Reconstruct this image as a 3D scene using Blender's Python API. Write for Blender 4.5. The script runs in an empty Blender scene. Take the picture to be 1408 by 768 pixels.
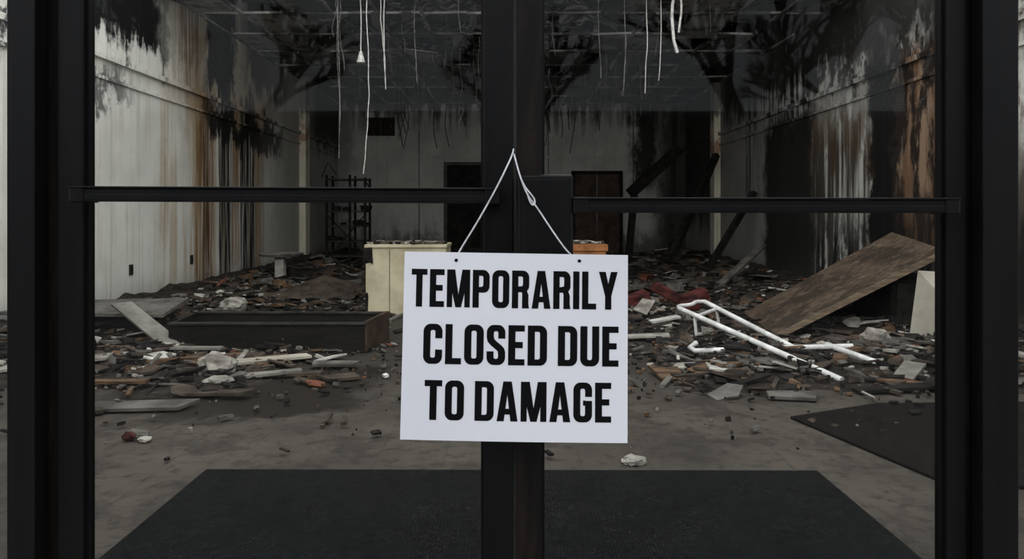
import bpy, bmesh, math, random
from mathutils import Vector, Matrix, noise as mn
random.seed(7)
scene = bpy.context.scene
COL = scene.collection
scene.view_settings.view_transform = 'Standard'
scene.view_settings.look = 'None'
scene.view_settings.exposure = 0.0

# ---------------------------------------------------------------- materials
class NT:
    def __init__(s, name):
        s.m = bpy.data.materials.new(name); s.m.use_nodes = True
        s.t = s.m.node_tree; s.n = s.t.nodes; s.l = s.t.links
        s.b = s.n['Principled BSDF']; s.o = s.n['Material Output']
        s.tc = s.n.new('ShaderNodeTexCoord')
    def put(s, sock, v):
        if isinstance(v, bpy.types.NodeSocket): s.l.new(v, sock)
        elif isinstance(v, (tuple, list)):
            sock.default_value = tuple(v) if len(v) == len(sock.default_value) else tuple(v)+(1,)
        else: sock.default_value = v
    def math(s, op, a, b=0.0, c=None):
        n = s.n.new('ShaderNodeMath'); n.operation = op
        s.put(n.inputs[0], a); s.put(n.inputs[1], b)
        if c is not None: s.put(n.inputs[2], c)
        return n.outputs[0]
    def xyz(s):
        n = s.n.new('ShaderNodeSeparateXYZ'); s.l.new(s.tc.outputs['Object'], n.inputs[0]); return n.outputs
    def vec(s, scale=(1,1,1), loc=(0,0,0)):
        n = s.n.new('ShaderNodeMapping'); s.l.new(s.tc.outputs['Object'], n.inputs[0])
        n.inputs['Scale'].default_value = scale; n.inputs['Location'].default_value = loc
        return n.outputs[0]
    def noise(s, scale=5, detail=6, rough=.6, vs=(1,1,1), loc=(0,0,0)):
        n = s.n.new('ShaderNodeTexNoise'); s.l.new(s.vec(vs, loc), n.inputs['Vector'])
        n.inputs['Scale'].default_value = scale; n.inputs['Detail'].default_value = detail
        n.inputs['Roughness'].default_value = rough
        return n.outputs['Fac']
    def smooth(s, x, lo, hi, a=0.0, b=1.0):
        n = s.n.new('ShaderNodeMapRange'); n.interpolation_type = 'SMOOTHSTEP'
        s.put(n.inputs['Value'], x); n.inputs['From Min'].default_value = lo; n.inputs['From Max'].default_value = hi
        n.inputs['To Min'].default_value = a; n.inputs['To Max'].default_value = b
        return n.outputs[0]
    def mix(s, f, a, b):
        n = s.n.new('ShaderNodeMix'); n.data_type = 'RGBA'
        s.put(n.inputs[0], f); s.put(n.inputs[6], a); s.put(n.inputs[7], b)
        return n.outputs[2]
    def bump(s, h, strength=.3, dist=.01):
        n = s.n.new('ShaderNodeBump'); n.inputs['Strength'].default_value = strength
        n.inputs['Distance'].default_value = dist; s.put(n.inputs['Height'], h)
        s.l.new(n.outputs[0], s.b.inputs['Normal'])
    def box(s, u, v, u0, u1, v0, v1, su=.1, sv=.3):
        a = s.math('MULTIPLY', s.smooth(u, u0-su, u0+su), s.smooth(u, u1-su, u1+su, 1, 0))
        b = s.math('MULTIPLY', s.smooth(v, v0-sv, v0+sv), s.smooth(v, v1-sv, v1+sv, 1, 0))
        return s.math('MULTIPLY', a, b)
    def fin(s, col, rough=.7, metal=0.0, spec=.4):
        s.put(s.b.inputs['Base Color'], col); s.put(s.b.inputs['Roughness'], rough)
        s.put(s.b.inputs['Metallic'], metal); s.b.inputs['Specular IOR Level'].default_value = spec
        return s.m

def simple(name, c1, c2, scale=6, rough=.75, metal=0, bump=.3, vs=(1,1,1), lo=.35, hi=.65, spec=.25, bd=.01):
    t = NT(name); n = t.noise(scale, 8, .65, vs)
    if bump: t.bump(t.noise(scale*3, 6, .7, vs), bump, bd)
    return t.fin(t.mix(t.smooth(n, lo, hi), c1, c2), rough, metal, spec)

M = {}
M['frame'] = simple('black_aluminium', (.0036,.0036,.0040), (.0062,.0058,.0056), 4, .42, 0, .05, (6,6,.5), spec=.15)
M['frame2'] = simple('worn_bronze_aluminium', (.0045,.0038,.0032), (.018,.012,.009), 9, .5, 0, .1, (4,4,.6), .4, .75, .15)
M['seal'] = simple('grey_weatherstrip', (.03,.03,.028), (.12,.11,.10), 12, .6, 0, .1, (1,1,.2))
M['char'] = simple('charred_black', (.003,.003,.003), (.018,.016,.014), 9, .85, spec=.15)
M['plaster'] = simple('dirty_plaster', (.11,.10,.088), (.35,.33,.295), 5, .85, 0, .4)
M['white'] = simple('soiled_white', (.28,.27,.25), (.60,.58,.54), 4, .8, 0, .3)
M['grey'] = simple('grey_board', (.042,.039,.035), (.125,.117,.104), 5, .8)
M['greyl'] = simple('pale_fibre_board', (.11,.106,.094), (.20,.192,.170), 5, .8, 0, .2)
M['dust'] = simple('dusty_brown', (.022,.016,.012), (.072,.055,.042), 6, .9)
M['wood'] = simple('splintered_wood', (.030,.017,.010), (.14,.084,.046), 4, .75, 0, .5, (1,8,8))
M['brick'] = simple('terracotta', (.06,.022,.012), (.20,.07,.036), 5, .8)
M['maroon'] = simple('maroon_fabric', (.022,.006,.005), (.105,.024,.020), 6, .85)
M['paint'] = simple('white_painted_steel', (.48,.48,.47), (.80,.80,.79), 5, .35, 0, .1)
M['steel'] = simple('dark_steel', (.010,.010,.010), (.038,.036,.034), 7, .5, .2)
M['darkwood'] = simple('dark_stained_wood', (.003,.0028,.0024), (.011,.0085,.007), 5, .6, 0, .3, (1,6,6), spec=.15)
M['brown'] = simple('scorched_brown', (.018,.010,.0065), (.064,.037,.025), 6, .7, 0, .4)
M['cream'] = simple('cream_laminate', (.36,.315,.21), (.52,.465,.335), 2.5, .6, 0, .15)
M['board'] = simple('plasterboard_face', (.27,.25,.205), (.40,.375,.32), 2.5, .8, 0, .15)
M['wire'] = simple('dusty_cable', (.06,.06,.057), (.26,.25,.24), 20, .7, 0, 0)
M['wirew'] = simple('white_cable', (.36,.35,.33), (.64,.63,.61), 20, .7, 0, 0)
M['string'] = simple('white_twine', (.50,.50,.51), (.78,.78,.80), 60, .8, 0, .4, (1,1,1), .35, .65, .3, .001)
M['ink'] = simple('printed_black', (.002,.002,.0025), (.003,.003,.0035), 3, .7, 0, 0, spec=.12)
M['orange'] = simple('orange_laminate', (.18,.065,.022), (.38,.155,.055), 4, .6)
M['metalgrid'] = simple('sooty_grid_metal', (.010,.010,.010), (.32,.32,.305), 1.7, .45, .1, 0, (1,1,1), .42, .66)
M['bark'] = simple('tree_bark', (.02,.017,.014), (.05,.043,.035), 6, .9)
M['asphalt'] = simple('asphalt', (.05,.05,.05), (.09,.088,.085), 3, .9)
M['brickwall'] = simple('dark_brickwork', (.035,.028,.024), (.07,.055,.046), 2, .9)

t = NT('sign_paper'); n = t.noise(3, 4, .5)
t.bump(t.noise(2.2,2,.4), .25, .01)
M['paper'] = t.fin(t.mix(t.smooth(n,.3,.7), (.81,.81,.865), (.86,.86,.905)), .6, 0, .25)

t = NT('door_glass')
t.n.remove(t.b)
tr = t.n.new('ShaderNodeBsdfTransparent'); tr.inputs[0].default_value = (.93,.94,.935,1)
gl = t.n.new('ShaderNodeBsdfGlossy'); gl.inputs['Roughness'].default_value = .02
fr = t.n.new('ShaderNodeFresnel'); fr.inputs[0].default_value = 1.4
f2 = t.math('MULTIPLY', fr.outputs[0], .30)
mx = t.n.new('ShaderNodeMixShader'); t.l.new(f2, mx.inputs[0]); t.l.new(tr.outputs[0], mx.inputs[1]); t.l.new(gl.outputs[0], mx.inputs[2])
t.l.new(mx.outputs[0], t.o.inputs[0])
M['glass'] = t.m

def wall_mat(name, axis, base1, base2, stains, ribs=True):
    t = NT(name); X, Y, Z = t.xyz()
    u = Y if axis == 'y' else X
    streak = t.noise(5, 5, .6, (1,1,.05))
    fine = t.noise(16, 4, .6, (1,1,.04), (3,1,0))
    blot = t.noise(1.6, 8, .62)
    blot2 = t.noise(3.2, 9, .7, (1,1,.8), (5,5,5))
    burn = t.noise(3.0, 9, .72, (1,1,.35), (1,7,5))
    col = t.mix(t.smooth(blot, .3, .7), base1, base2)
    col = t.mix(t.smooth(fine, .50, .70, 0, .28), col, (.22,.18,.12))
    col = t.mix(t.smooth(t.noise(9,9,.8,(1,1,.5),(8,2,1)), .60,.72,0,.6), col, (.10,.09,.07))
    ud = t.math('ADD', u, t.math('MULTIPLY', t.math('SUBTRACT', blot2, .5), .9))
    vd = t.math('ADD', Z, t.math('MULTIPLY', t.math('SUBTRACT', streak, .5), 1.3))
    vd = t.math('ADD', vd, t.math('MULTIPLY', t.math('SUBTRACT', blot2, .5), 1.3))
    us = t.math('ADD', u, t.math('MULTIPLY', t.math('SUBTRACT', streak, .5), .35))
    us = t.math('ADD', us, t.math('MULTIPLY', t.math('SUBTRACT', blot2, .5), .12))
    for (u0,u1,z0,z1,su,sv,c,am,kind) in stains:
        if kind == 's':
            m = t.box(us, vd, u0,u1,z0,z1,su,sv)
            m = t.math('MULTIPLY', m, t.smooth(fine, .30, .58, .25, 1))
        else:
            m = t.box(ud, vd, u0,u1,z0,z1,su,sv)
            if kind == 'm': m = t.math('MULTIPLY', m, t.smooth(burn, .44, .54))
            if kind == 'n': m = t.math('MULTIPLY', m, t.smooth(blot2, .46, .54))
            if kind == 'v': m = t.math('MULTIPLY', m, t.smooth(streak, .44, .54))
        m = t.math('MULTIPLY', m, am)
        col = t.mix(m, col, c)
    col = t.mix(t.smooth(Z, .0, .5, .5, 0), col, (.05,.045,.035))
    h = t.noise(7, 8, .7)
    if ribs:
        w = t.math('PINGPONG', u, .30)
        rib = t.smooth(w, .0, .012)
        col = t.mix(t.math('SUBTRACT', 1.0, rib), col, t.mix(.25, col, (.03,.03,.03)))
        h = t.math('ADD', t.math('MULTIPLY', h, .5), t.math('MULTIPLY', rib, .5))
    t.bump(h, .35, .012)
    return t.fin(col, .8, 0, .2)

BK=(.0045,.0045,.0045); OC=(.185,.100,.032); BR=(.070,.036,.017)
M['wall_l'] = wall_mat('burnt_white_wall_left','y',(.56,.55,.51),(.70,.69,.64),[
    (9.3,13.0,2.3,4.2,.5,.5,(.27,.20,.12),.7,'b'),
    (9.0,12.4,.2,2.9,.25,.5,(.36,.26,.13),.55,'v'),
    (9.85,10.5,.0,2.85,.10,.3,OC,.95,'s'),
    (10.1,10.3,.0,2.85,.05,.3,BR,.9,'s'),
    (8.9,9.1,.9,2.6,.05,.3,(.34,.26,.15),.5,'s'),
    (11.1,11.45,.1,2.8,.06,.3,OC,.85,'s'),
    (12.1,12.6,.2,2.9,.08,.3,OC,.7,'s'),
    (10.65,11.08,-1,3.05,.05,.2,BK,1,'s'),
    (11.5,12.15,-1,3.0,.06,.2,BK,1,'s'),
    (10.2,13.6,2.2,2.66,.3,.10,BK,.97,'b'),
    (6.9,9.1,2.98,6,.35,.10,BK,1,'b'),
    (5.0,6.9,3.2,6,.35,.10,BK,.9,'n'),
    (10.2,11.3,2.9,6,.12,.15,BK,1,'b'),
    (11.7,13.8,3.25,6,.3,.2,BK,.9,'b'),
    (5.0,6.9,2.35,2.85,.4,.1,BK,.95,'n'),
    (7.0,8.2,2.3,2.75,.3,.1,BK,.8,'n'),
    (9.3,10.1,2.9,4.2,.2,.3,BR,.75,'s'),
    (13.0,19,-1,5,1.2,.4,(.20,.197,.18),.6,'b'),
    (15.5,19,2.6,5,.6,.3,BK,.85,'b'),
])
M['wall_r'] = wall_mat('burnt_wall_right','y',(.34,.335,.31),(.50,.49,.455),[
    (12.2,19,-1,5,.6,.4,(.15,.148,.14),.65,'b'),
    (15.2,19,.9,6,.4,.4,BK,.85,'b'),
    (11.5,15,2.9,6,.6,.25,BK,.9,'b'),
    (5.5,12,3.0,6,.6,.20,BK,.96,'b'),
    (5.5,12,2.75,3.4,.6,.2,(.02,.018,.016),.9,'n'),
    (10.3,12.4,-1,2.6,.2,.2,BK,.97,'b'),
    (10.3,12.4,2.3,3.4,.2,.4,BK,.95,'v'),
    (8.1,8.8,-1,3.1,.08,.3,BK,1,'b'),
    (8.7,10.5,-.2,2.5,.15,.5,(.03,.026,.021),.95,'v'),
    (8.7,10.5,1.6,2.55,.15,.3,BR,.65,'m'),
    (8.7,10.4,-1,1.0,.15,.3,BK,.9,'m'),
    (12.6,13.4,1.4,3.2,.15,.3,BK,.7,'v'),
    (6.6,8.1,.5,2.85,.08,.15,(.13,.067,.034),.97,'b'),
    (6.6,8.1,.5,2.85,.10,.15,(.30,.22,.155),.55,'v'),
    (6.6,8.2,.5,3.0,.10,.2,(.012,.008,.0065),.98,'m'),
    (6.6,8.2,.3,1.45,.10,.2,(.012,.009,.008),.95,'v'),
    (5.0,6.9,-1,1.6,.2,.3,(.03,.02,.015),.9,'b'),
    (5.0,6.9,1.6,3.0,.2,.3,BR,.8,'m'),
    (5.0,8.4,-1,.9,.2,.3,BK,.85,'b'),
])
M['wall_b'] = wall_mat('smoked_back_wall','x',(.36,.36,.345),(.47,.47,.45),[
    (-5,5,3.65,6,.6,.15,(.02,.02,.02),.9,'b'),
    (-5,5,3.30,3.8,.6,.2,(.10,.098,.09),.6,'v'),
    (3.0,3.6,1.9,6,.15,.3,BK,.95,'b'),
    (3.6,5,-1,6,.3,.3,BK,.9,'b'),
    (-5,-3.95,-1,6,.2,.3,(.07,.07,.07),.6,'b'),
    (-5,5,-1,.6,.3,.3,(.03,.03,.03),.8,'b'),
], ribs=False)
M['pil'] = wall_mat('cream_pilaster','y',(.54,.50,.41),(.64,.60,.50),[
    (10,20,2.4,3.0,.3,.15,(.22,.08,.03),.7,'n'),(10,20,3.1,6,.3,.2,BK,.8,'b')], ribs=False)

# floor
t = NT('sooty_tile_floor'); X,Y,Z = t.xyz()
col = t.mix(t.smooth(t.noise(1.1,9,.65), .3,.7), (.034,.0275,.0215),(.074,.062,.050))
gx = t.smooth(t.math('PINGPONG', X, .1525), .0, .004); gy = t.smooth(t.math('PINGPONG', Y, .1525), .0,.005)
g = t.math('MULTIPLY', gx, gy)
col = t.mix(t.math('MULTIPLY', t.math('SUBTRACT',1.0,g), .5), col, (.020,.016,.012))
col = t.mix(t.smooth(t.noise(14,8,.7,(1,1,1),(2,2,0)), .50,.64,0,.75), col, (.017,.0135,.011))
col = t.mix(t.smooth(t.noise(2.4,9,.75,(1,1,1),(4,8,0)), .49,.60,0,.65), col, (.017,.0135,.0105))
col = t.mix(t.smooth(t.noise(40,5,.8,(1,1,1),(7,2,0)), .62,.68,0,.6), col, (.19,.17,.145))
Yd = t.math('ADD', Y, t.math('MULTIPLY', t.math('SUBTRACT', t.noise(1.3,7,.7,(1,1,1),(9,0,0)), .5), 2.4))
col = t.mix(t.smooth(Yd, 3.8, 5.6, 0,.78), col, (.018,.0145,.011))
Xd = t.math('ADD', X, t.math('MULTIPLY', t.math('SUBTRACT', t.noise(2.5,6,.6), .5), .6))
wet = t.box(Xd, Yd, -2.5,-.9,4.0,5.2,.12,.15)
col = t.mix(t.math('MULTIPLY', wet, .85), col, (.010,.007,.0045))
t.bump(t.math('ADD', t.noise(30,6,.7), t.math('MULTIPLY', g, .6)), .3, .005)
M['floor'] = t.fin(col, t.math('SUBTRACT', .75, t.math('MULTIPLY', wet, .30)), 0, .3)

def matmat(name,c1,c2,sp1,rib):
    t = NT(name); X,Y,Z=t.xyz()
    sp = t.smooth(t.noise(110,3,.6), .58,.66)
    sp = t.math('MULTIPLY', sp, t.smooth(t.noise(5,5,.6),.4,.6,.25,1))
    col = t.mix(t.smooth(t.noise(45,5,.75),.35,.65),c1,c2)
    col = t.mix(t.math('MULTIPLY',sp,.6), col, sp1)
    if rib:
        r = t.smooth(t.math('PINGPONG', X, .006), .001, .005)
        col = t.mix(t.math('MULTIPLY', t.math('SUBTRACT',1.0,r), .5), col, (.0015,.0015,.0015))
    t.bump(t.noise(140,3,.6), .6, .006)
    return t.fin(col,.95,0,.06)
M['mat'] = matmat('black_entrance_mat',(.0035,.0035,.0038),(.0125,.0125,.013),(.075,.072,.070),True)
M['mat2'] = matmat('sooty_carpet',(.0035,.003,.0026),(.0125,.0105,.009),(.055,.048,.042),False)

t = NT('ash_and_soot')
col = t.mix(t.smooth(t.noise(5,10,.75),.36,.64),(.007,.006,.005),(.043,.034,.027))
col = t.mix(t.smooth(t.noise(22,6,.75),.58,.68,0,.85), col, (.21,.185,.155))
t.bump(t.noise(25,8,.8), .8, .03); M['ash'] = t.fin(col,.9,0,.15)

t = NT('weathered_plywood')
g1 = t.noise(3,8,.6,(.6,9,9)); 
col = t.mix(t.smooth(g1,.32,.68),(.040,.026,.017),(.125,.088,.060))
col = t.mix(t.smooth(t.noise(2.2,8,.7),.43,.60,0,.85), col,(.024,.017,.012))
col = t.mix(t.smooth(t.noise(7,8,.75,(1,1,1),(3,3,3)),.55,.68,0,.7), col,(.17,.14,.11))
t.bump(g1,.4,.01); M['ply'] = t.fin(col,.7,0,.25)
M['plyedge'] = simple('splintered_ply_edge', (.09,.065,.045), (.22,.165,.115), 5, .8, 0, .4, (1,1,12))

t = NT('burnt_ceiling_tile'); X,Y,Z = t.xyz()
m = t.noise(.9,8,.62,(1,.6,1)); 
col = t.mix(t.smooth(m,.45,.56),(.27,.27,.257),(.022,.022,.022))
col = t.mix(t.smooth(t.noise(4,9,.8),.50,.59,0,.97), col,(.004,.004,.004))
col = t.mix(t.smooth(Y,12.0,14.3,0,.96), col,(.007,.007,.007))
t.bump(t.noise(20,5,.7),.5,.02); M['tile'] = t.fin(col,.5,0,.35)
M['deck'] = simple('sooty_roof_deck',(.003,.003,.003),(.022,.021,.020),3,.5,0,.6)
M['foil'] = simple('smoke_stained_foil',(.008,.008,.008),(.55,.55,.55),3,.30,.5,.8,(1,3,1),.48,.66,.5,.05)
M['side'] = simple('concrete_pavement',(.26,.255,.245),(.36,.355,.345),3,.9)
M['facade'] = simple('facade_render',(.16,.155,.15),(.22,.215,.21),2,.9)

# ---------------------------------------------------------------- mesh helpers
def empty(name, loc=(0,0,0)):
    e = bpy.data.objects.new(name, None); e.location = loc; COL.objects.link(e); e.empty_display_size=.1; return e
def link(name, me, mats, parent=None):
    o = bpy.data.objects.new(name, me); COL.objects.link(o)
    for m in (mats if isinstance(mats,(list,tuple)) else [mats]): me.materials.append(m)
    if parent: o.parent = parent
    return o
def bm_box(bm, c, s, rot=None, mi=0, jit=0):
    vs=[]
    for dx in (-.5,.5):
        for dy in (-.5,.5):
            for dz in (-.5,.5):
                v=Vector((dx*s[0],dy*s[1],dz*s[2]))
                if jit: v+=Vector([random.uniform(-jit,jit)*k for k in s])
                if rot: v=rot@v
                vs.append(bm.verts.new(v+Vector(c)))
    for f in ((0,1,3,2),(4,6,7,5),(0,4,5,1),(2,3,7,6),(0,2,6,4),(1,5,7,3)):
        fc=bm.faces.new([vs[i] for i in f]); fc.material_index=mi
def fin(bm, name, mats, parent=None, bevel=0, smooth=False):
    bmesh.ops.recalc_face_normals(bm, faces=bm.faces)
    me=bpy.data.meshes.new(name); bm.to_mesh(me); bm.free()
    if smooth:
        for p in me.polygons: p.use_smooth=True
    o=link(name,me,mats,parent)
    if bevel:
        b=o.modifiers.new('bevel','BEVEL'); b.width=bevel; b.segments=2; b.limit_method='ANGLE'
    return o
def box(name,x,y,z,mat,parent=None,bevel=0):
    bm=bmesh.new(); bm_box(bm,((x[0]+x[1])/2,(y[0]+y[1])/2,(z[0]+z[1])/2),(x[1]-x[0],y[1]-y[0],z[1]-z[0]))
    return fin(bm,name,mat,parent,bevel)
def tube(name, paths, r, mat, parent=None, smoothc=False, res=3):
    cu=bpy.data.curves.new(name,'CURVE'); cu.dimensions='3D'; cu.bevel_depth=r; cu.bevel_resolution=res; cu.use_fill_caps=True
    for p in paths:
        sp=cu.splines.new('NURBS' if smoothc else 'POLY'); sp.points.add(len(p)-1)
        for i,q in enumerate(p): sp.points[i].co=(*q,1)
        if smoothc: sp.use_endpoint_u=True; sp.order_u=min(3,len(p)); sp.resolution_u=6
    cu.materials.append(mat)
    o=bpy.data.objects.new(name,cu); COL.objects.link(o)
    dg=bpy.context.evaluated_depsgraph_get(); me=bpy.data.meshes.new_from_object(o.evaluated_get(dg))
    bpy.data.objects.remove(o); bpy.data.curves.remove(cu)
    for p in me.polygons: p.use_smooth=True
    o=bpy.data.objects.new(name,me); COL.objects.link(o)
    if parent: o.parent=parent
    return o
def slab(bm, pts, th, mi=0, me_=None):
    P=[Vector(p) for p in pts]; n=(P[1]-P[0]).cross(P[2]-P[0]).normalized()
    if n.z>0: n=-n
    a=[bm.verts.new(p) for p in P]; b=[bm.verts.new(p+n*th) for p in P]
    f=bm.faces.new(a); f.material_index=mi; f=bm.faces.new(b[::-1]); f.material_index=mi
    for i in range(len(P)):
        j=(i+1)%len(P); f=bm.faces.new((a[i],b[i],b[j],a[j])); f.material_index=mi if me_ is None else me_

# ---------------------------------------------------------------- camera
cam=bpy.data.cameras.new('camera'); co=bpy.data.objects.new('camera',cam); COL.objects.link(co)
co.location=(0,0,1.1); co.rotation_euler=(math.pi/2,0,0)
cam.sensor_width=36; cam.lens=25.57; cam.shift_y=-.0632; cam.clip_start=.05
scene.camera=co

# ---------------------------------------------------------------- room shell
W=4.3; D=18.0; H=3.86; Y0=1.5
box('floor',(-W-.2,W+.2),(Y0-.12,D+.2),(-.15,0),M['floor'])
box('pavement',(-16,16),(-5,Y0-.12),(-.17,-.02),M['side'])
box('street',(-30,30),(-26,-5),(-.30,-.14),M['asphalt'])
box('wall_left',(-W-.2,-W),(Y0+.1,D+.2),(0,4.9),M['wall_l'])
box('wall_right',(W,W+.2),(Y0+.1,D+.2),(0,4.9),M['wall_r'])
box('wall_back',(-W,W),(D,D+.2),(0,4.9),M['wall_b'])
box('wall_front',(-W-.2,W+.2),(Y0-.02,Y0+.18),(3.3,4.9),M['facade'])
box('trim_1',(-W,-W+.03),(Y0+.2,D),(2.52,2.555),M['wall_l'])
box('trim_2',(-W,-W+.05),(Y0+.2,D),(2.73,2.79),M['wall_l'])
box('trim_3',(W-.03,W),(Y0+.2,D),(2.52,2.555),M['wall_r'])
box('trim_4',(W-.05,W),(Y0+.2,D),(2.73,2.79),M['wall_r'])
box('trim_5',(-W,W),(D-.03,D),(2.50,2.54),M['wall_b'])
box('baseboard_left',(-W,-W+.02),(Y0+.2,D),(0,.12),M['char'])
box('baseboard_right',(W-.02,W),(Y0+.2,D),(0,.12),M['char'])
box('baseboard_back',(-W,W),(D-.02,D),(0,.12),M['char'])
box('pilaster',(-W,-W+.13),(14.7,15.0),(0,H-.03),M['pil'])
box('pilaster.001',(W-.13,W),(15.0,15.3),(0,H-.03),M['pil'])

# ceiling
ce=empty('ceiling')
box('roof_deck',(-W,W),(8.8,D),(4.75,4.9),M['deck'],ce)
bm=bmesh.new()
for k in range(8):
    y=9.2+k*1.2; bm_box(bm,(0,y,4.62),(2*W,.06,.26))
for x in (-2.9,-.2,2.4): bm_box(bm,(x,13.4,4.45),(.12,9,.12))
fin(bm,'roof_joists',M['deck'],ce)
bm=bmesh.new()
nx=14; wx=2*W/nx
ys=[8.8+1.15*k for k in range(9)]
for i in range(nx+1):
    x=-W+i*wx
    for y in ys[:-1]:
        if random.random()<(.95 if abs(x)>1.6 else .66): 
            bm_box(bm,(x,y+.575,H+random.uniform(-.02,.0)),(.042,1.15,.03),Matrix.Rotation(random.uniform(-.015,.015),3,'Z'))
for y in ys:
    for i in range(nx):
        if random.random()<.82: bm_box(bm,(-W+(i+.5)*wx,y,H),(wx,.045,.03),Matrix.Rotation(random.uniform(-.04,.04),3,'Y'))
fin(bm,'ceiling_grid',M['metalgrid'],ce)
bm=bmesh.new()
for i in range(nx):
    for k,y in enumerate(ys[:-1]):
        x=-W+(i+.5)*wx
        p=(.88 if x<-2.2 else .65) if abs(x)>2.2 else (.34 if y<13 else .8)
        if random.random()<p:
            R=Matrix.Identity(3); dz=.012; cy=y+.575
            if random.random()<.16:
                a=random.uniform(-.10,.10); R=Matrix.Rotation(a,3,'X')@Matrix.Rotation(random.uniform(-.12,.12),3,'Y'); dz=-.02
            bm_box(bm,(x,cy,H+dz),(wx-.035,1.11,.018),R)
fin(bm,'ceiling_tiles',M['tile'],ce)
bm=bmesh.new()
for k in range(70):
    x=random.uniform(-3.4,3.4); y=random.choice(ys[1:])+random.uniform(-.05,.05); w=random.uniform(.04,.22); h=random.uniform(.08,.30)
    pts=[(x-w/2,y,H)]+[(x-w/2+w*j/4,y+random.uniform(0,.08),H-h*random.uniform(.4,1)) for j in range(5)]+[(x+w/2,y,H)]
    vs=[bm.verts.new(p) for p in pts]; bm.faces.new(vs)
fin(bm,'torn_scraps',M['deck'],ce)
bm=bmesh.new()
for (x0,x1,y0,y1,zb) in ((-2.8,.3,9.0,12.5,3.98),(.3,2.8,9.0,11.8,4.0),(-.8,1.6,12.8,15.8,3.98)):
    n=34; g=[[None]*(n+1) for _ in range(n+1)]
    for a in range(n+1):
        for b in range(n+1):
            x=x0+(x1-x0)*a/n; y=y0+(y1-y0)*b/n
            z=zb+.20*mn.noise(Vector((x*1.7,y*1.7,3)))+.13*mn.noise(Vector((x*6,y*5,8)))
            g[a][b]=bm.verts.new((x,y,z))
    for a in range(n):
        for b in range(n):
            if mn.noise(Vector(((x0+a*.09)*1.2,(y0+b*.10)*1.2,11)))>-.10:
                bm.faces.new((g[a][b],g[a+1][b],g[a+1][b+1],g[a][b+1]))
fin(bm,'insulation_sheet',M['foil'],ce,0,True)

# ---------------------------------------------------------------- storefront
def leaf(name,sx0,sx1,gx0,gx1,cx0,cx1,cmat):
    e=empty(name)
    box('hinge_stile',(sx0,sx1),(1.5,1.545),(.01,2.25),M['frame'],e,.002)
    box('lock_stile',(cx0,cx1),(1.5,1.545),(.01,2.25),cmat,e,.002)
    box('top_rail',(gx0,gx1),(1.5,1.545),(2.15,2.25),M['frame'],e,.002)
    box('bottom_rail',(gx0,gx1),(1.5,1.545),(.01,.17),M['frame'],e,.002)
    box('glass_pane',(gx0,gx1),(1.522,1.526),(.17,2.15),M['glass'],e)
    return e
d1=leaf('door_1',-.9375,-.885,-.885,-.0585,-.0585,.0025,M['frame'])
d2=leaf('door_2',.897,.9375,.0615,.897,.0095,.0615,M['frame2'])
box('meeting_seal',(.0025,.0095),(1.512,1.535),(.01,2.25),M['seal'],d1)
for d,a,b in ((d1,-.885,-.0585),(d2,.0615,.897)):
    for x in ((a,a+.006),(b-.006,b)): box('glazing_bead',x,(1.512,1.521),(.17,2.15),M['frame'],d)
def pushbar(parent,x0,x1,z,tilt):
    bm=bmesh.new(); R=Matrix.Rotation(tilt,3,'Y'); cx=(x0+x1)/2; L=x1-x0
    bm_box(bm,(cx,1.456,z),(L,.022,.026),R)
    bm_box(bm,(cx,1.452,z+.0155),(L,.026,.004),R)
    bm_box(bm,(cx,1.449,z-.004),(L,.010,.012),R)
    fin(bm,'push_bar',M['frame'],parent,.0015)
    for x,s in ((x0,1),(x1,-1)):
        zz=z-math.tan(tilt)*(x-cx)
        box('bar_bracket',(min(x,x+.030*s),max(x,x+.030*s)),(1.442,1.50),(zz-.015,zz+.018),M['frame'],parent,.003)
pushbar(d1,-.880,-.0245,1.1375,.0047)
pushbar(d2,.121,.890,1.1165,.001)
bm=bmesh.new(); bm_box(bm,(.066,1.473,1.085),(.112,.054,.19)); o=fin(bm,'lock_housing',M['frame'],d2,.006)
bm=bmesh.new(); bm_box(bm,(.066,1.446,1.085),(.094,.006,.172)); fin(bm,'lock_faceplate',M['frame'],d2,.002)
tube('lock_cylinder',[[(.030,1.440,1.135),(.030,1.45,1.135)]],.010,M['frame'],d2)

fr_=empty('storefront_frame')
for (a,b) in ((-1.0215,-.965),(.952,1.0245)):
    box('jamb',(a,b),(1.470,1.60),(0,3.3),M['frame'],fr_,.002)
box('jamb_stop',(-.965,-.9375),(1.515,1.58),(0,2.3),M['frame2'],fr_)
box('jamb_stop',(.9375,.952),(1.515,1.58),(0,2.3),M['frame2'],fr_)
box('header',(-.965,.952),(1.48,1.6),(2.255,2.34),M['frame'],fr_)
box('threshold',(-.965,.952),(1.47,1.6),(0,.008),M['seal'],fr_)
box('head_frame',(-W,W),(1.48,1.6),(3.22,3.3),M['frame'],fr_)
for a,b in ((-W,-1.0215),(1.0245,W)):
    box('sill',(a,b),(1.48,1.6),(0,.08),M['frame'],fr_)
for x in (-2.7,2.7): box('mullion',(x-.03,x+.03),(1.48,1.6),(.08,3.22),M['frame'],fr_)
for x in (-W+.03,W-.03): box('mullion',(x-.03,x+.03),(1.48,1.6),(.08,3.22),M['frame'],fr_)
for i,(a,b,z0) in enumerate(((-W,-1.0215,.08),(1.0245,W,.08),(-.965,.952,2.34))):
    box('window_%d'%(i+1),(a,b),(1.535,1.54),(z0,3.22),M['glass'])

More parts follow.
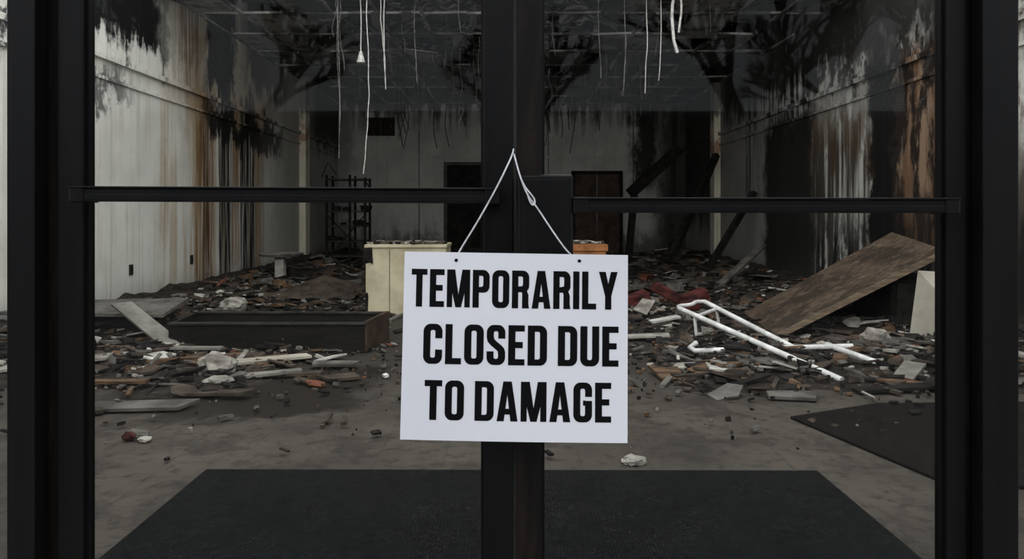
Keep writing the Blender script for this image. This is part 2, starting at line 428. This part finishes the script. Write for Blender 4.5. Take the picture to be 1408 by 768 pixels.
# ---------------------------------------------------------------- sign
sg=empty('closed_sign')
TL=Vector((-.2101,1.0281)); TR=Vector((.227,1.0210)); BR_=Vector((.2256,.6544)); BL=Vector((-.2186,.6615))
def signpt(u,v,off=0):
    p=(BL*(1-u)+BR_*u)*(1-v)+(TL*(1-u)+TR*u)*v
    bend=.0035*math.sin(u*math.pi)+.004*(1-v)**2
    return Vector((p.x,1.424-bend-off,p.y))
bm=bmesh.new(); n=20; rows=[]
for off in (0,-.0012):
    rows.append([[bm.verts.new(signpt(a/n,b/n,off)) for b in range(n+1)] for a in range(n+1)])
for k in (0,1):
    for a in range(n):
        for b in range(n):
            g=rows[k]; bm.faces.new((g[a][b],g[a+1][b],g[a+1][b+1],g[a][b+1]))
for i in range(n):
    f,g=rows
    bm.faces.new((f[i][0],f[i+1][0],g[i+1][0],g[i][0])); bm.faces.new((f[i][n],f[i+1][n],g[i+1][n],g[i][n]))
    bm.faces.new((f[0][i],f[0][i+1],g[0][i+1],g[0][i])); bm.faces.new((f[n][i],f[n][i+1],g[n][i+1],g[n][i]))
fin(bm,'board',M['paper'],sg)

VW=.19; HW=.155; RO=.19; RI=.05
def cnr(x,y,sx,sy,a0,a1,vw=None,hw=None,ro=None,ri=None):
    vw=vw or VW; hw=hw or HW; ro=ro or RO; ri=ri or RI
    out=[]
    for k in range(9):
        a=math.radians(a0+(a1-a0)*k/8); c,s=math.cos(a),math.sin(a)
        out.append(((x-sx*ro+ro*c, y-sy*ro+ro*s),(x-sx*(vw+ri)+ri*c, y-sy*(hw+ri)+ri*s)))
    return out
def strip(pairs,closed=False):
    q=[]
    m=len(pairs)
    for i in range(m if closed else m-1):
        a=pairs[i]; b=pairs[(i+1)%m]; q.append([a[0],b[0],b[1],a[1]])
    return q
def rect(x0,y0,x1,y1): return [[(x0,y0),(x1,y0),(x1,y1),(x0,y1)]]
def glyph(c):
    w={'T':.48,'E':.44,'M':.70,'P':.51,'O':.52,'R':.52,'A':.57,'I':.19,'L':.43,'Y':.57,'C':.51,'S':.50,'D':.52,'U':.51,'G':.51,' ':.13}[c]
    q=[]
    if c=='T': q=rect(0,1-HW,w,1)+rect(w/2-VW/2,0,w/2+VW/2,1-HW)
    elif c=='E': q=rect(0,0,VW,1)+rect(VW,1-HW,w,1)+rect(VW,0,w,HW)+rect(VW,.43,w-.05,.43+HW)
    elif c=='L': q=rect(0,0,VW,1)+rect(VW,0,w,HW)
    elif c=='I': q=rect(0,0,VW,1)
    elif c=='M':
        q=rect(0,0,.165,1)+rect(w-.165,0,w,1)
        q+=[[(.0,1),(.24,1),(w/2+.055,.0),(w/2-.085,.0)],[(w,1),(w-.24,1),(w/2-.055,.0),(w/2+.085,.0)]]
    elif c=='A':
        s=VW*1.02; q=[[(0,0),(s,0),(w/2+.045,1),(w/2-.115,1)],[(w,0),(w-s,0),(w/2-.045,1),(w/2+.115,1)]]+rect(.12,.17,w-.12,.17+HW*.95)
    elif c=='Y':
        s=VW*1.08; q=[[(0,1),(s,1),(w/2+.08,.36),(w/2-VW/2,.36)],[(w,1),(w-s,1),(w/2-.08,.36),(w/2+VW/2,.36)]]+rect(w/2-VW/2,0,w/2+VW/2,.42)
    elif c=='O': q=strip(cnr(w,1,1,1,0,90)+cnr(0,1,-1,1,90,180)+cnr(0,0,-1,-1,180,270)+cnr(w,0,1,-1,270,360),True)
    elif c=='U': q=strip([((w,1),(w-VW,1))]+cnr(w,0,1,-1,0,-90)+cnr(0,0,-1,-1,-90,-180)+[((0,1),(VW,1))])
    elif c in 'CG':
        q=strip([((w,.64),(w-VW,.64))]+cnr(w,1,1,1,0,90)+cnr(0,1,-1,1,90,180)+cnr(0,0,-1,-1,180,270)+cnr(w,0,1,-1,270,360)+[((w,.36 if c=='C' else .54),(w-VW,.36 if c=='C' else .54))])
        if c=='G': q+=rect(w/2+.01,.42,w-VW,.55)
    elif c=='D': q=rect(0,0,VW,1)+strip([((VW,1),(VW,1-HW))]+cnr(w,1,1,1,90,0)+cnr(w,0,1,-1,360,270)+[((VW,0),(VW,HW))])
    elif c in 'PR':
        b=.40 if c=='P' else .43
        q=rect(0,0,VW,1)+strip([((VW,1),(VW,1-HW))]+cnr(w,1,1,1,90,0)+cnr(w,b,1,-1,360,270,ro=.17)+[((VW,b),(VW,b+HW*.95))])
        if c=='R': q+=[[(w-VW-.02,0),(w,0),(w-.02,.13),(w-.02,.36),(w-.07,.47),(w-VW-.10,.50),(w-VW-.02,.40)]]
    elif c=='S':
        up=[((w,.66),(w-VW,.66))]+cnr(w,1,1,1,0,90)+cnr(0,1,-1,1,90,180)
        mid=[((0,.68),(VW,.72)),((.03,.575),(VW+.01,.655)),((.10,.50),(VW+.06,.60)),((w-VW-.06,.385),(w-.10,.49)),((w-VW-.01,.34),(w-.03,.42)),((w-VW,.28),(w,.32))]
        lo=[(b,a) for a,b in cnr(w,0,1,-1,360,270)]+[(b,a) for a,b in cnr(0,0,-1,-1,270,180)]+[((VW,.34),(0,.34))]
        q=strip(up+mid+lo)
    return w,q
def text_line(s,u0,u1,vb,vt):
    gap=.082; x=0; polys=[]
    for ch in s:
        w,q=glyph(ch)
        for p in q: polys.append([(a+x,b) for a,b in p])
        x+=w+gap
    tot=x-gap
    for p in polys:
        bm_t.faces.new([bm_t.verts.new(signpt(u0+(u1-u0)*a/tot, vb+(vt-vb)*b, .0006)) for a,b in p])
bm_t=bmesh.new()
text_line('TEMPORARILY',.034,.954,.708,.909)
text_line('CLOSED DUE',.093,.959,.405,.618)
text_line('TO DAMAGE',.103,.927,.108,.319)
fin(bm_t,'lettering',M['ink'],sg)
for u,v in ((.232,.958),(.782,.965)):
    p=signpt(u,v,.0008); bm=bmesh.new(); bmesh.ops.create_circle(bm,cap_ends=True,segments=16,radius=.0034,matrix=Matrix.Translation(p)@Matrix.Rotation(math.pi/2,4,'X')); fin(bm,'eyelet',M['ink'],sg)
tube('hanging_string',[
  [(.003,1.50,1.222),(.0018,1.485,1.2265),(-.002,1.46,1.214),(-.018,1.434,1.178),(-.034,1.430,1.146),(-.070,1.428,1.082),(-.104,1.426,1.028),(-.110,1.426,1.015)],
  [(.003,1.50,1.222),(.0035,1.485,1.2265),(.006,1.46,1.214),(.016,1.436,1.175),(.030,1.432,1.138),(.047,1.430,1.118),(.078,1.428,1.070),(.112,1.427,1.022),(.125,1.427,1.014)],
  [(.018,1.437,1.170),(.026,1.434,1.153),(.038,1.430,1.140),(.046,1.430,1.128),(.043,1.429,1.117),(.035,1.430,1.124),(.030,1.431,1.142)],
  [(.003,1.50,1.235),(.0025,1.486,1.228),(-.001,1.484,1.220)],
],.0017,M['string'],sg,True)

# ---------------------------------------------------------------- mats
def matobj(name,pts,th,mat):
    bm=bmesh.new(); slab(bm,[(x,y,th) for x,y in pts],th*.95); return fin(bm,name,mat,None,.003)
matobj('entrance_mat',[(-1.31,1.62),(1.30,1.62),(1.30,3.10),(-1.31,3.116)],.012,M['mat'])
matobj('burnt_carpet',[(1.50,3.92),(1.76,2.98),(3.4,2.6),(3.4,4.25),(2.1,4.2)],.015,M['mat2'])

# ---------------------------------------------------------------- ash bed
def clear(x,y):
    a=min(1,max(0,(y-4.2-.35*max(0,.8-abs(x+2.0))-.6*mn.noise(Vector((x*1.1,y*.6,0))))/1.3))
    c=abs(x+.15)-(1.15 if y<7.5 else max(.0,1.15-(y-7.5)*.6))
    c=min(1,max(.0,c/.5))
    return a*c
def hgt(x,y):
    k=clear(x,y)
    h=.025+.075*mn.fractal(Vector((x*1.3,y*1.1,2.0)),1,2,4)+.05*max(0,mn.noise(Vector((x*5,y*5,1))))
    h+=.10*max(0,(abs(x)-2.6))+(.012*max(0,y-10))
    return h*k-.004
bm=bmesh.new(); nxg,nyg=150,230; G=[]
for i in range(nxg+1):
    r=[]
    for j in range(nyg+1):
        x=-W+.02+(2*W-.04)*i/nxg; y=4.2+(D-4.22)*j/nyg; r.append(bm.verts.new((x,y,hgt(x,y))))
    G.append(r)
for i in range(nxg):
    for j in range(nyg):
        q=(G[i][j],G[i+1][j],G[i+1][j+1],G[i][j+1])
        if max(v.co.z for v in q)>0: bm.faces.new(q)
fin(bm,'ash_heap',M['ash'],None,0,True)

# ---------------------------------------------------------------- scattered rubble
MATS=[M['char'],M['plaster'],M['white'],M['grey'],M['dust'],M['wood'],M['brick']]
WT=[38,9,1.8,20,28,12,1.5]
def rubble(name,n,xr,yr,smin,smax,fn=None,wt=WT):
    bm=bmesh.new(); c=0; tries=0
    while c<n and tries<n*20:
        tries+=1
        x=random.uniform(*xr); y=random.uniform(*yr)
        if random.random()>(fn(x,y) if fn else clear(x,y)): continue
        c+=1; mi=random.choices(range(7),wt)[0]
        s=smin*(smax/smin)**(random.random()**1.7); z=max(0,hgt(x,y))
        R=Matrix.Rotation(random.uniform(0,6.28),3,'Z')@Matrix.Rotation(random.gauss(0,.18),3,'X')@Matrix.Rotation(random.gauss(0,.18),3,'Y')
        k=random.random()
        if k<.5:
            m=random.randint(4,7); th=random.uniform(.006,.02); pts=[]
            for a in range(m):
                an=6.283*(a+random.uniform(-.3,.3))/m; rr=s*random.uniform(.35,.6)
                pts.append(R@Vector((rr*math.cos(an)*1.3,rr*math.sin(an),0))+Vector((x,y,z+.02+s*.06)))
            slab(bm,pts,th,mi)
        elif k<.78:
            bm_box(bm,(x,y,z+s*.12),(s*.6,s*.45,s*.3),R,mi,.2)
        else:
            bm_box(bm,(x,y,z+.025),(s*1.9,random.uniform(.012,.05),random.uniform(.008,.02)),R,mi,.06)
    return fin(bm,name,MATS)
rubble('rubble',4200,(-4.0,4.0),(4.4,10.5),.025,.22)
rubble('rubble',900,(-4.0,4.0),(4.2,6.2),.04,.24)
rubble('rubble',1600,(-4.0,4.0),(10,17.6),.06,.42)
rubble('rubble',1300,(-3.4,3.6),(3.2,6.2),.007,.042,lambda x,y: .06+.94*min(1,max(0,(y-3.4)/1.5)) if abs(x)>.2 else .25,[42,4,.6,20,30,4,.6])
rubble('rubble',380,(-1.3,1.3),(4.6,9),.02,.14,lambda x,y:.6,[38,5,1,24,26,5,1])

# ---------------------------------------------------------------- larger named things
e=empty('cream_cabinet')
box('carcass',(-1.60,-.72),(7.95,8.55),(.0,.74),M['cream'],e,.006)
box('worktop',(-1.61,-.71),(7.93,8.56),(.74,.775),M['cream'],e,.004)
box('seam',(-1.34,-1.335),(7.945,7.96),(.03,.72),M['brown'],e)
bm=bmesh.new()
for k in range(90):
    bm_box(bm,(random.uniform(-1.58,-.75),random.uniform(7.98,8.5),.787),(random.uniform(.02,.14),random.uniform(.02,.09),random.uniform(.01,.035)),Matrix.Rotation(random.uniform(0,3),3,'Z'),random.choice((0,1,1,2)),.2)
bm_box(bm,(-1.575,7.94,.66),(.09,.02,.14),None,0,.25); bm_box(bm,(-1.59,7.94,.10),(.03,.02,.22),None,0,.25)
fin(bm,'debris',[M['char'],M['plaster'],M['dust']],e)
e=empty('orange_counter')
box('carcass',(.45,1.03),(7.96,8.5),(0,.70),M['orange'],e,.005)
box('top',(.44,1.05),(7.94,8.52),(.70,.775),M['orange'],e,.008)
bm=bmesh.new()
for k in range(40):
    bm_box(bm,(random.uniform(.5,1.0),random.uniform(8.0,8.45),.79),(random.uniform(.02,.10),random.uniform(.02,.08),random.uniform(.01,.03)),Matrix.Rotation(random.uniform(0,3),3,'Z'),random.choice((1,1,2)),.2)
fin(bm,'debris',[M['char'],M['plaster'],M['dust']],e)

e=empty('open_display_case')
def wallslab(name,p,q,z0,z1,th,mat):
    p=Vector((*p,0));q=Vector((*q,0)); d=(q-p); L=d.length; a=math.atan2(d.y,d.x)
    bm=bmesh.new(); c=(p+q)/2; bm_box(bm,(c.x,c.y,(z0+z1)/2),(L,th,z1-z0),Matrix.Rotation(a,3,'Z')); return fin(bm,name,mat,e,.004)
wallslab('front_panel',(-2.72,5.80),(-1.17,5.80),.005,.235,.03,M['darkwood'])
wallslab('back_panel',(-2.80,6.45),(-1.10,6.42),.005,.235,.03,M['darkwood'])
wallslab('end_panel',(-1.17,5.79),(-1.10,6.43),.005,.25,.035,M['brown'])
wallslab('end_panel',(-2.72,5.79),(-2.80,6.46),.005,.235,.03,M['darkwood'])
box('base_panel',(-2.74,-1.13),(5.82,6.42),(.005,.03),M['darkwood'],e)
wallslab('rim',(-2.73,5.785),(-1.16,5.785),.225,.245,.05,M['steel'])
wallslab('rim',(-2.80,6.45),(-1.10,6.42),.225,.245,.05,M['steel'])

bm=bmesh.new(); slab(bm,[(-3.32,6.02,.365),(-3.19,6.10,.375),(-2.50,5.72,.03),(-2.62,5.60,.03)],.022); fin(bm,'leaning_board',M['greyl'],None,.002)
bm=bmesh.new(); slab(bm,[(-4.25,6.0,.30),(-4.2,7.0,.28),(-3.0,6.75,.33),(-2.95,6.15,.26)],.03); fin(bm,'fallen_panel',M['grey'],None,.003)
bm=bmesh.new(); bm_box(bm,(-3.5,6.4,.13),(.7,.5,.26),Matrix.Rotation(.2,3,'Z'),0,.1); fin(bm,'charred_crate',M['char'])

e=empty('pedestal_table')
bm=bmesh.new(); bmesh.ops.create_cone(bm,cap_ends=True,segments=28,radius1=.30,radius2=.36,depth=.05,matrix=Matrix.Translation((-3.62,11.4,.475))); fin(bm,'top',M['plaster'],e,.006)
box('pedestal',(-3.70,-3.56),(11.33,11.47),(.0,.45),M['white'],e,.01)
box('foot',(-3.80,-3.46),(11.25,11.55),(.0,.04),M['plaster'],e,.01)

e=empty('metal_rack')
x0,x1,y0,y1=-3.72,-2.95,14.6,15.1
for x in (x0,x1,(x0+x1)/2+.08):
    for y in (y0,y1): box('post',(x-.022,x+.022),(y-.022,y+.022),(0,1.90 if x<x1 else 1.85),M['char'],e)
for z in (.25,.55,.85,1.15,1.48,1.80):
    box('shelf',(x0,x1),(y0,y1),(z,z+.03),M['steel'],e)
tube('brace',[[(x0,y0,.2),(x1,y0,1.1)],[(x0,y0,1.1),(x1,y0,.3)],[(x0-.1,y0,1.85),(x0+.02,y0,2.15),(x0+.2,y0,1.9)],[(x1,y0,1.8),(x1+.12,y0-.1,1.6)]],.012,M['char'],e)
bm=bmesh.new()
for k in range(16): bm_box(bm,(random.uniform(x0,x1),14.8,random.choice((.60,.92,1.22,1.54,1.86))),(random.uniform(.06,.2),.2,random.uniform(.04,.14)),None,0,.15)
fin(bm,'contents',M['char'],e)

for y,z in ((8.2,.48),(9.75,.5)):
    e=empty('wall_outlet'); box('plate',(-W,-W+.012),(y-.04,y+.04),(z-.06,z+.06),M['steel'],e,.003); box('socket',(-W+.012,-W+.018),(y-.02,y+.02),(z-.035,z+.035),M['char'],e)
e=empty('wall_vent')
box('frame',(-3.6,-2.9),(D-.03,D),(3.05,3.5),M['char'],e); 
for k in range(7): box('louvre',(-3.55,-2.95),(D-.05,D-.03),(3.09+k*.056,3.10+k*.056),M['brown'],e)
box('divider',(-3.26,-3.235),(D-.06,D-.03),(3.07,3.48),M['steel'],e)
e=empty('door_3'); box('leaf',(-1.60,-.70),(D-.05,D-.01),(0,2.32),M['char'],e); 
for a,b,c,d in ((-1.68,-1.60,0,2.4),(-.70,-.62,0,2.4),(-1.60,-.70,2.32,2.4)): box('casing',(a,b),(D-.08,D),(c,d),M['steel'],e)
box('leaf_panel',(-1.5,-.8),(D-.06,D-.05),(1.2,2.2),M['char'],e)
e=empty('door_4')
for a in (1.55,2.11):
    box('leaf',(a,a+.54),(D-.06,D-.01),(0,2.1),M['brown'],e,.01)
    for z in (.15,.8,1.45): box('panel',(a+.08,a+.46),(D-.075,D-.06),(z,z+.5),M['brown'],e,.01)
for a,b,c,d in ((1.47,1.55,0,2.18),(2.65,2.73,0,2.18),(1.47,2.73,2.1,2.18)): box('casing',(a,b),(D-.09,D),(c,d),M['char'],e)
bm=bmesh.new()
for x in (-2.3,-.05,.9,3.0): bm_box(bm,(x,D-.006,1.9),(.02,.012,3.8))
fin(bm,'trim_6',M['steel'])

bm=bmesh.new(); slab(bm,[(2.44,7.65,.07),(2.30,6.35,.06),(3.74,6.30,.80),(3.98,7.62,.92)],.055,0,1)
fin(bm,'plywood_sheet',[M['ply'],M['plyedge']],None,.004)
e=empty('charred_cabinet'); box('carcass',(3.42,4.1),(6.55,7.3),(0,.52),M['char'],e,.01); box('door_panel',(3.46,3.74),(6.53,6.55),(.05,.48),M['steel'],e)
bm=bmesh.new(); slab(bm,[(3.36,6.02,.64),(3.85,5.75,.62),(3.70,5.55,.0),(3.33,6.10,.06)],.03); fin(bm,'leaning_plasterboard',M['board'],None,.002)
# white tubular frame
fr2=empty('white_tubular_frame')
A0=(1.50,6.5,.262);A1=(2.15,4.74,.022);B0=(1.84,6.95,.27);B1=(2.215,5.47,.05)
def lerp(a,b,t): return tuple(a[i]*(1-t)+b[i]*t for i in range(3))
tube('side_rail',[[A0,A1]],.022,M['paint'],fr2)
tube('side_rail',[[B0,B1]],.022,M['paint'],fr2)
tube('end_bar',[[A0,(1.50,6.66,.265),lerp(A0,B0,.5),(1.76,6.98,.27),B0]],.019,M['paint'],fr2,True)
tube('rung',[[lerp(A0,A1,.14),lerp(B0,B1,.16)]],.016,M['paint'],fr2)
tube('cross_leg',[[(1.44,5.68,.10),(1.38,5.64,.07),(1.40,5.56,.06),(2.0,5.54,.085),(2.62,5.60,.09)]],.020,M['paint'],fr2)
tube('foot_leg',[[(2.45,5.66,.09),(2.62,5.14,.04)]],.022,M['paint'],fr2)
tube('stub_leg',[[lerp(B0,B1,.14),(1.92,6.7,.02)],[lerp(A0,A1,.12),(1.60,6.3,.02)]],.014,M['paint'],fr2)

bm=bmesh.new()
for (x,y,s,z) in ((1.38,8.1,.32,.17),(1.78,8.4,.34,.20),(2.05,8.2,.26,.17),(1.85,7.6,.22,.16)):
    bm_box(bm,(x,y,z),(s,s*.7,.11),Matrix.Rotation(random.uniform(-.6,.6),3,'Z')@Matrix.Rotation(random.uniform(-.5,.5),3,'Y'),0,.14)
fin(bm,'broken_seat_cushions',M['maroon'],None,.02)
bm=bmesh.new(); slab(bm,[(1.26,7.55,.12),(1.38,7.45,.08),(1.50,7.62,.20),(1.38,7.7,.22)],.02); fin(bm,'broken_seat_shell',M['plaster'],None,.004)

bm=bmesh.new(); n=24; g=[]
for a in range(n+1):
    r=[]
    for b in range(n+1):
        x=-3.1+1.15*a/n; y=9.0+1.2*b/n
        z=.06+.18*math.sin(math.pi*a/n)*math.sin(math.pi*b/n*.9)+.09*mn.noise(Vector((x*3,y*3,0)))+.03*mn.noise(Vector((x*9,y*9,0)))
        r.append(bm.verts.new((x,y,z)))
    g.append(r)
for a in range(n):
    for b in range(n): bm.faces.new((g[a][b],g[a+1][b],g[a+1][b+1],g[a][b+1]))
fin(bm,'crumpled_sheet',M['dust'],None,0,True)

def beam(name,p,q,w,h,mat):
    p=Vector(p);q=Vector(q); d=q-p; R=d.to_track_quat('X','Z').to_matrix(); bm=bmesh.new()
    bm_box(bm,(p+q)/2,(d.length,w,h),R,0,.03); return fin(bm,name,mat)
beam('fallen_beam',(2.45,15,1.55),(3.55,15.4,2.5),.16,.20,M['char'])
beam('fallen_beam',(2.9,13.2,.35),(4.1,14.6,2.3),.10,.14,M['char'])
beam('fallen_beam',(3.1,14.2,.2),(3.5,15.6,3.3),.10,.12,M['char'])
beam('fallen_beam',(2.4,15.0,.2),(2.55,15.05,1.7),.10,.12,M['char'])
beam('fallen_beam',(3.2,12.0,.15),(4.2,12.6,1.5),.08,.10,M['char'])
beam('fallen_board',(2.9,10.2,.1),(3.9,11.3,.62),.12,.04,M['grey'])
beam('fallen_board',(1.3,9.6,.1),(2.7,10.6,.16),.10,.05,M['grey'])
beam('fallen_board',(-2.6,10.6,.1),(-.9,11.5,.2),.14,.04,M['grey'])
for i,(pts,mk) in enumerate([
  ([(-2.85,5.35,.03),(-1.95,5.15,.12),(-1.97,5.07,.12),(-2.87,5.27,.03)],'wood'),
  ([(-2.6,5.05,.02),(-1.75,5.32,.05),(-1.75,5.24,.05),(-2.58,4.97,.02)],'grey'),
  ([(-2.02,5.30,.05),(-1.55,5.48,.06),(-1.48,5.38,.06),(-1.95,5.16,.05)],'board'),
  ([(-1.95,4.85,.03),(-1.45,5.0,.05),(-1.42,4.92,.05),(-1.93,4.75,.03)],'greyl'),
  ([(-2.6,4.15,.03),(-1.80,4.2,.04),(-1.86,4.05,.03),(-2.6,3.98,.03)],'grey'),
  ([(-1.75,4.95,.03),(-1.3,5.02,.03),(-1.3,4.93,.03),(-1.75,4.86,.03)],'dust'),
  ([(2.9,4.98,.03),(3.2,4.95,.03),(3.1,4.75,.03),(2.82,4.80,.03)],'brick'),
  ([(1.68,5.18,.04),(1.82,5.2,.04),(1.78,4.98,.03),(1.66,4.96,.03)],'white'),
  ([(1.18,5.22,.04),(1.42,5.25,.04),(1.38,5.08,.03),(1.12,5.1,.03)],'plaster'),
  ([(1.55,4.45,.03),(1.85,4.42,.03),(1.78,4.25,.03),(1.52,4.3,.03)],'grey'),
  ([(.95,5.1,.05),(1.05,5.0,.05),(1.06,4.75,.03),(.98,4.75,.03)],'wood'),
  ([(1.0,6.4,.05),(1.40,6.5,.05),(1.38,6.35,.05),(1.0,6.28,.05)],'plaster'),
  ([(1.35,7.2,.06),(1.65,7.3,.1),(1.66,7.15,.1),(1.36,7.05,.06)],'white'),
  ([(-1.3,4.85,.03),(-1.08,4.95,.03),(-1.0,4.82,.03),(-1.2,4.75,.03)],'dust'),
  ([(-3.6,5.1,.05),(-2.9,5.3,.10),(-2.85,5.1,.10),(-3.5,4.9,.05)],'plaster'),
  ([(-3.0,4.75,.03),(-2.3,4.62,.06),(-2.3,4.55,.06),(-3.0,4.66,.03)],'wood'),
  ([(-2.0,4.45,.03),(-1.55,4.4,.05),(-1.6,4.3,.05),(-2.0,4.36,.03)],'dust'),
  ([(2.1,4.5,.03),(2.7,4.6,.05),(2.7,4.5,.05),(2.12,4.42,.03)],'char'),
  ([(2.5,4.8,.03),(2.75,5.1,.08),(2.85,5.0,.08),(2.6,4.72,.03)],'greyl'),
  ([(-2.9,5.68,.08),(-2.2,5.55,.10),(-2.2,5.48,.10),(-2.9,5.60,.08)],'greyl'),
  ([(-1.45,5.3,.04),(-1.1,5.25,.05),(-1.12,5.12,.05),(-1.42,5.16,.04)],'grey'),
]):
    bm=bmesh.new(); slab(bm,pts,.02); fin(bm,'broken_board',M[mk],None,.002)
def lump(name,c,s,mat,seed,parent=None):
    bm=bmesh.new(); bmesh.ops.create_icosphere(bm,subdivisions=3,radius=1)
    for v in bm.verts:
        d=1+.35*mn.noise(v.co*1.5+Vector((seed,0,0)))+.2*mn.noise(v.co*4+Vector((seed,3,0)))
        v.co=Vector((v.co.x*s[0]*d+c[0],v.co.y*s[1]*d+c[1],max(.002,v.co.z*s[2]*d+c[2])))
    return fin(bm,name,mat,parent,0,False)
lump('plaster_lump',(-2.03,4.98,.06),(.13,.09,.09),M['plaster'],1)
lump('plaster_lump',(-1.90,4.72,.03),(.09,.06,.025),M['plaster'],5)
lump('plaster_lump',(.54,3.22,.015),(.055,.045,.022),M['plaster'],9)
lump('plaster_lump',(2.95,5.9,.10),(.12,.10,.08),M['plaster'],12)
lump('plaster_lump',(-2.9,7.6,.15),(.14,.12,.10),M['plaster'],14)
e=empty('crumpled_wrapper')
lump('foil_body',(-1.84,3.56,.022),(.065,.035,.028),M['grey'],21,e)
lump('red_print',(-1.86,3.53,.028),(.030,.022,.020),M['maroon'],23,e)
lump('torn_end',(-1.775,3.52,.014),(.032,.026,.014),M['plaster'],26,e)

# ---------------------------------------------------------------- hanging wires
def hang(x,y,zb,zt=4.2,wig=.03,n=9):
    p=[];ph=random.uniform(0,6)
    for k in range(n+1):
        f=k/n; p.append((x+wig*math.sin(ph+f*5)*f+random.uniform(-.006,.006),y+random.uniform(-.01,.01),zt+(zb-zt)*f))
    return p
thin=[hang(-2.15,9.0,1.8),hang(-2.35,9.8,2.2),hang(-1.25,9.4,2.8),hang(1.42,9.2,2.6),hang(1.15,9.6,2.9),
 hang(-1.75,13.5,2.4),hang(-1.65,13.6,2.6),hang(-1.9,14,2.7),hang(-.4,12,3.2),hang(-1.0,11,3.3),hang(.6,10.5,3.4),hang(2.2,12.5,2.8),
 hang(2.1,10.5,3.4),hang(-2.6,12.5,3.1),hang(-.7,9.6,3.5),hang(.3,9.4,3.6),hang(2.6,9.6,3.5),hang(1.8,14,3.0),hang(-.3,15,3.0),hang(.9,15,3.1)]
for k in range(30): thin.append(hang(random.uniform(-3.2,3.2),random.uniform(9.4,16.5),random.uniform(3.0,3.6),4.0,.05))
tube('hanging_wires',thin,.0045,M['wire'],ce)
dark=[hang(random.uniform(-2.6,2.6),random.uniform(12,17),random.uniform(2.3,3.2),4.0,.08) for k in range(26)]
tube('charred_wires',dark,.008,M['char'],ce)
white=[hang(-1.78,8.9,1.6,4.3,.05,14),hang(-1.58,9.0,2.65,4.3,.02),hang(-1.62,9.05,2.9,4.3,.04),hang(1.68,9.1,2.62,4.3,.02),hang(1.86,9.1,2.78,4.3,.02)]
tube('hanging_cables',white,.006,M['wirew'])
e=empty('torn_cable_sheath')
tube('sheath',[hang(2.02,9.0,3.1,4.3,.06,8)],.020,M['wirew'],e); tube('sheath',[hang(2.07,9.0,3.35,4.3,.04,8)],.014,M['wirew'],e)
e=empty('cable_tassel')
bm=bmesh.new(); bmesh.ops.create_cone(bm,cap_ends=True,segments=12,radius1=.055,radius2=.015,depth=.14,matrix=Matrix.Translation((-1.87,9.0,3.05))); 
fin(bm,'tassel',M['wirew'],e)
tube('cord',[hang(-1.87,9.0,3.1,4.3,.0)],.006,M['wirew'],e)

# ---------------------------------------------------------------- the street opposite (mirrored faintly in the glass)
e=empty('opposite_building')
box('walls',(-26,26),(-26,-23),(-.14,4.6),M['brickwall'],e)
box('parapet',(-26,26),(-26,-22.9),(4.6,4.8),M['facade'],e)
for k in range(10): box('shop_window',(-24+k*5,-20.5+k*5),(-23.02,-22.96),(.8,3.2),M['steel'],e)
def tree(name,x,y,h,seed):
    rnd=random.Random(seed); bm=bmesh.new()
    def seg(p,d,L,r,dep):
        q=p+d*L; R=d.to_track_quat('Z','Y').to_matrix()
        r2=r*.68; a=[];b=[]
        for k in range(5):
            an=6.283*k/5; o=Vector((math.cos(an),math.sin(an),0))
            a.append(bm.verts.new(p+R@(o*r))); b.append(bm.verts.new(q+R@(o*r2)))
        for k in range(5): bm.faces.new((a[k],a[(k+1)%5],b[(k+1)%5],b[k]))
        if dep==0: return
        for k in range(3 if dep>1 else 4):
            nd=(d+Vector((rnd.uniform(-.8,.8),rnd.uniform(-.8,.8),rnd.uniform(-.15,.45)))).normalized()
            seg(q,nd,L*rnd.uniform(.62,.85),r2,dep-1)
    seg(Vector((x,y,-.14)),Vector((0,0,1)),h*.30,h*.028,6)
    return fin(bm,name,M['bark'])
tree('bare_tree',6.4,-16,9.0,3); tree('bare_tree',10.5,-17,8.0,5); tree('bare_tree',-8.0,-18,8.5,8); tree('bare_tree',.8,-19,7.5,12)

# ---------------------------------------------------------------- light
w=bpy.data.worlds.new('overcast'); scene.world=w; w.use_nodes=True
bg=w.node_tree.nodes['Background']; bg.inputs[0].default_value=(.91,.95,1.0,1); bg.inputs[1].default_value=1.38
def area(name,loc,rot,sx,sy,e,col=(1,1,1)):
    l=bpy.data.lights.new(name,'AREA'); l.shape='RECTANGLE'; l.size=sx; l.size_y=sy; l.energy=e; l.color=col
    o=bpy.data.objects.new(name,l); o.location=loc; o.rotation_euler=rot; COL.objects.link(o); return o
area('overhead_fill',(0,5.2,4.85),(math.radians(32),0,0),7.5,5.0,195,(1,.97,.93))  # added fill lamp overhead, tilted towards the back to brighten the room
area('front_fill',(0,1.72,2.8),(math.radians(95),0,0),8.0,.8,195,(1,.97,.93))  # added lamp inside the header, lifts the ceiling, side walls and back wall
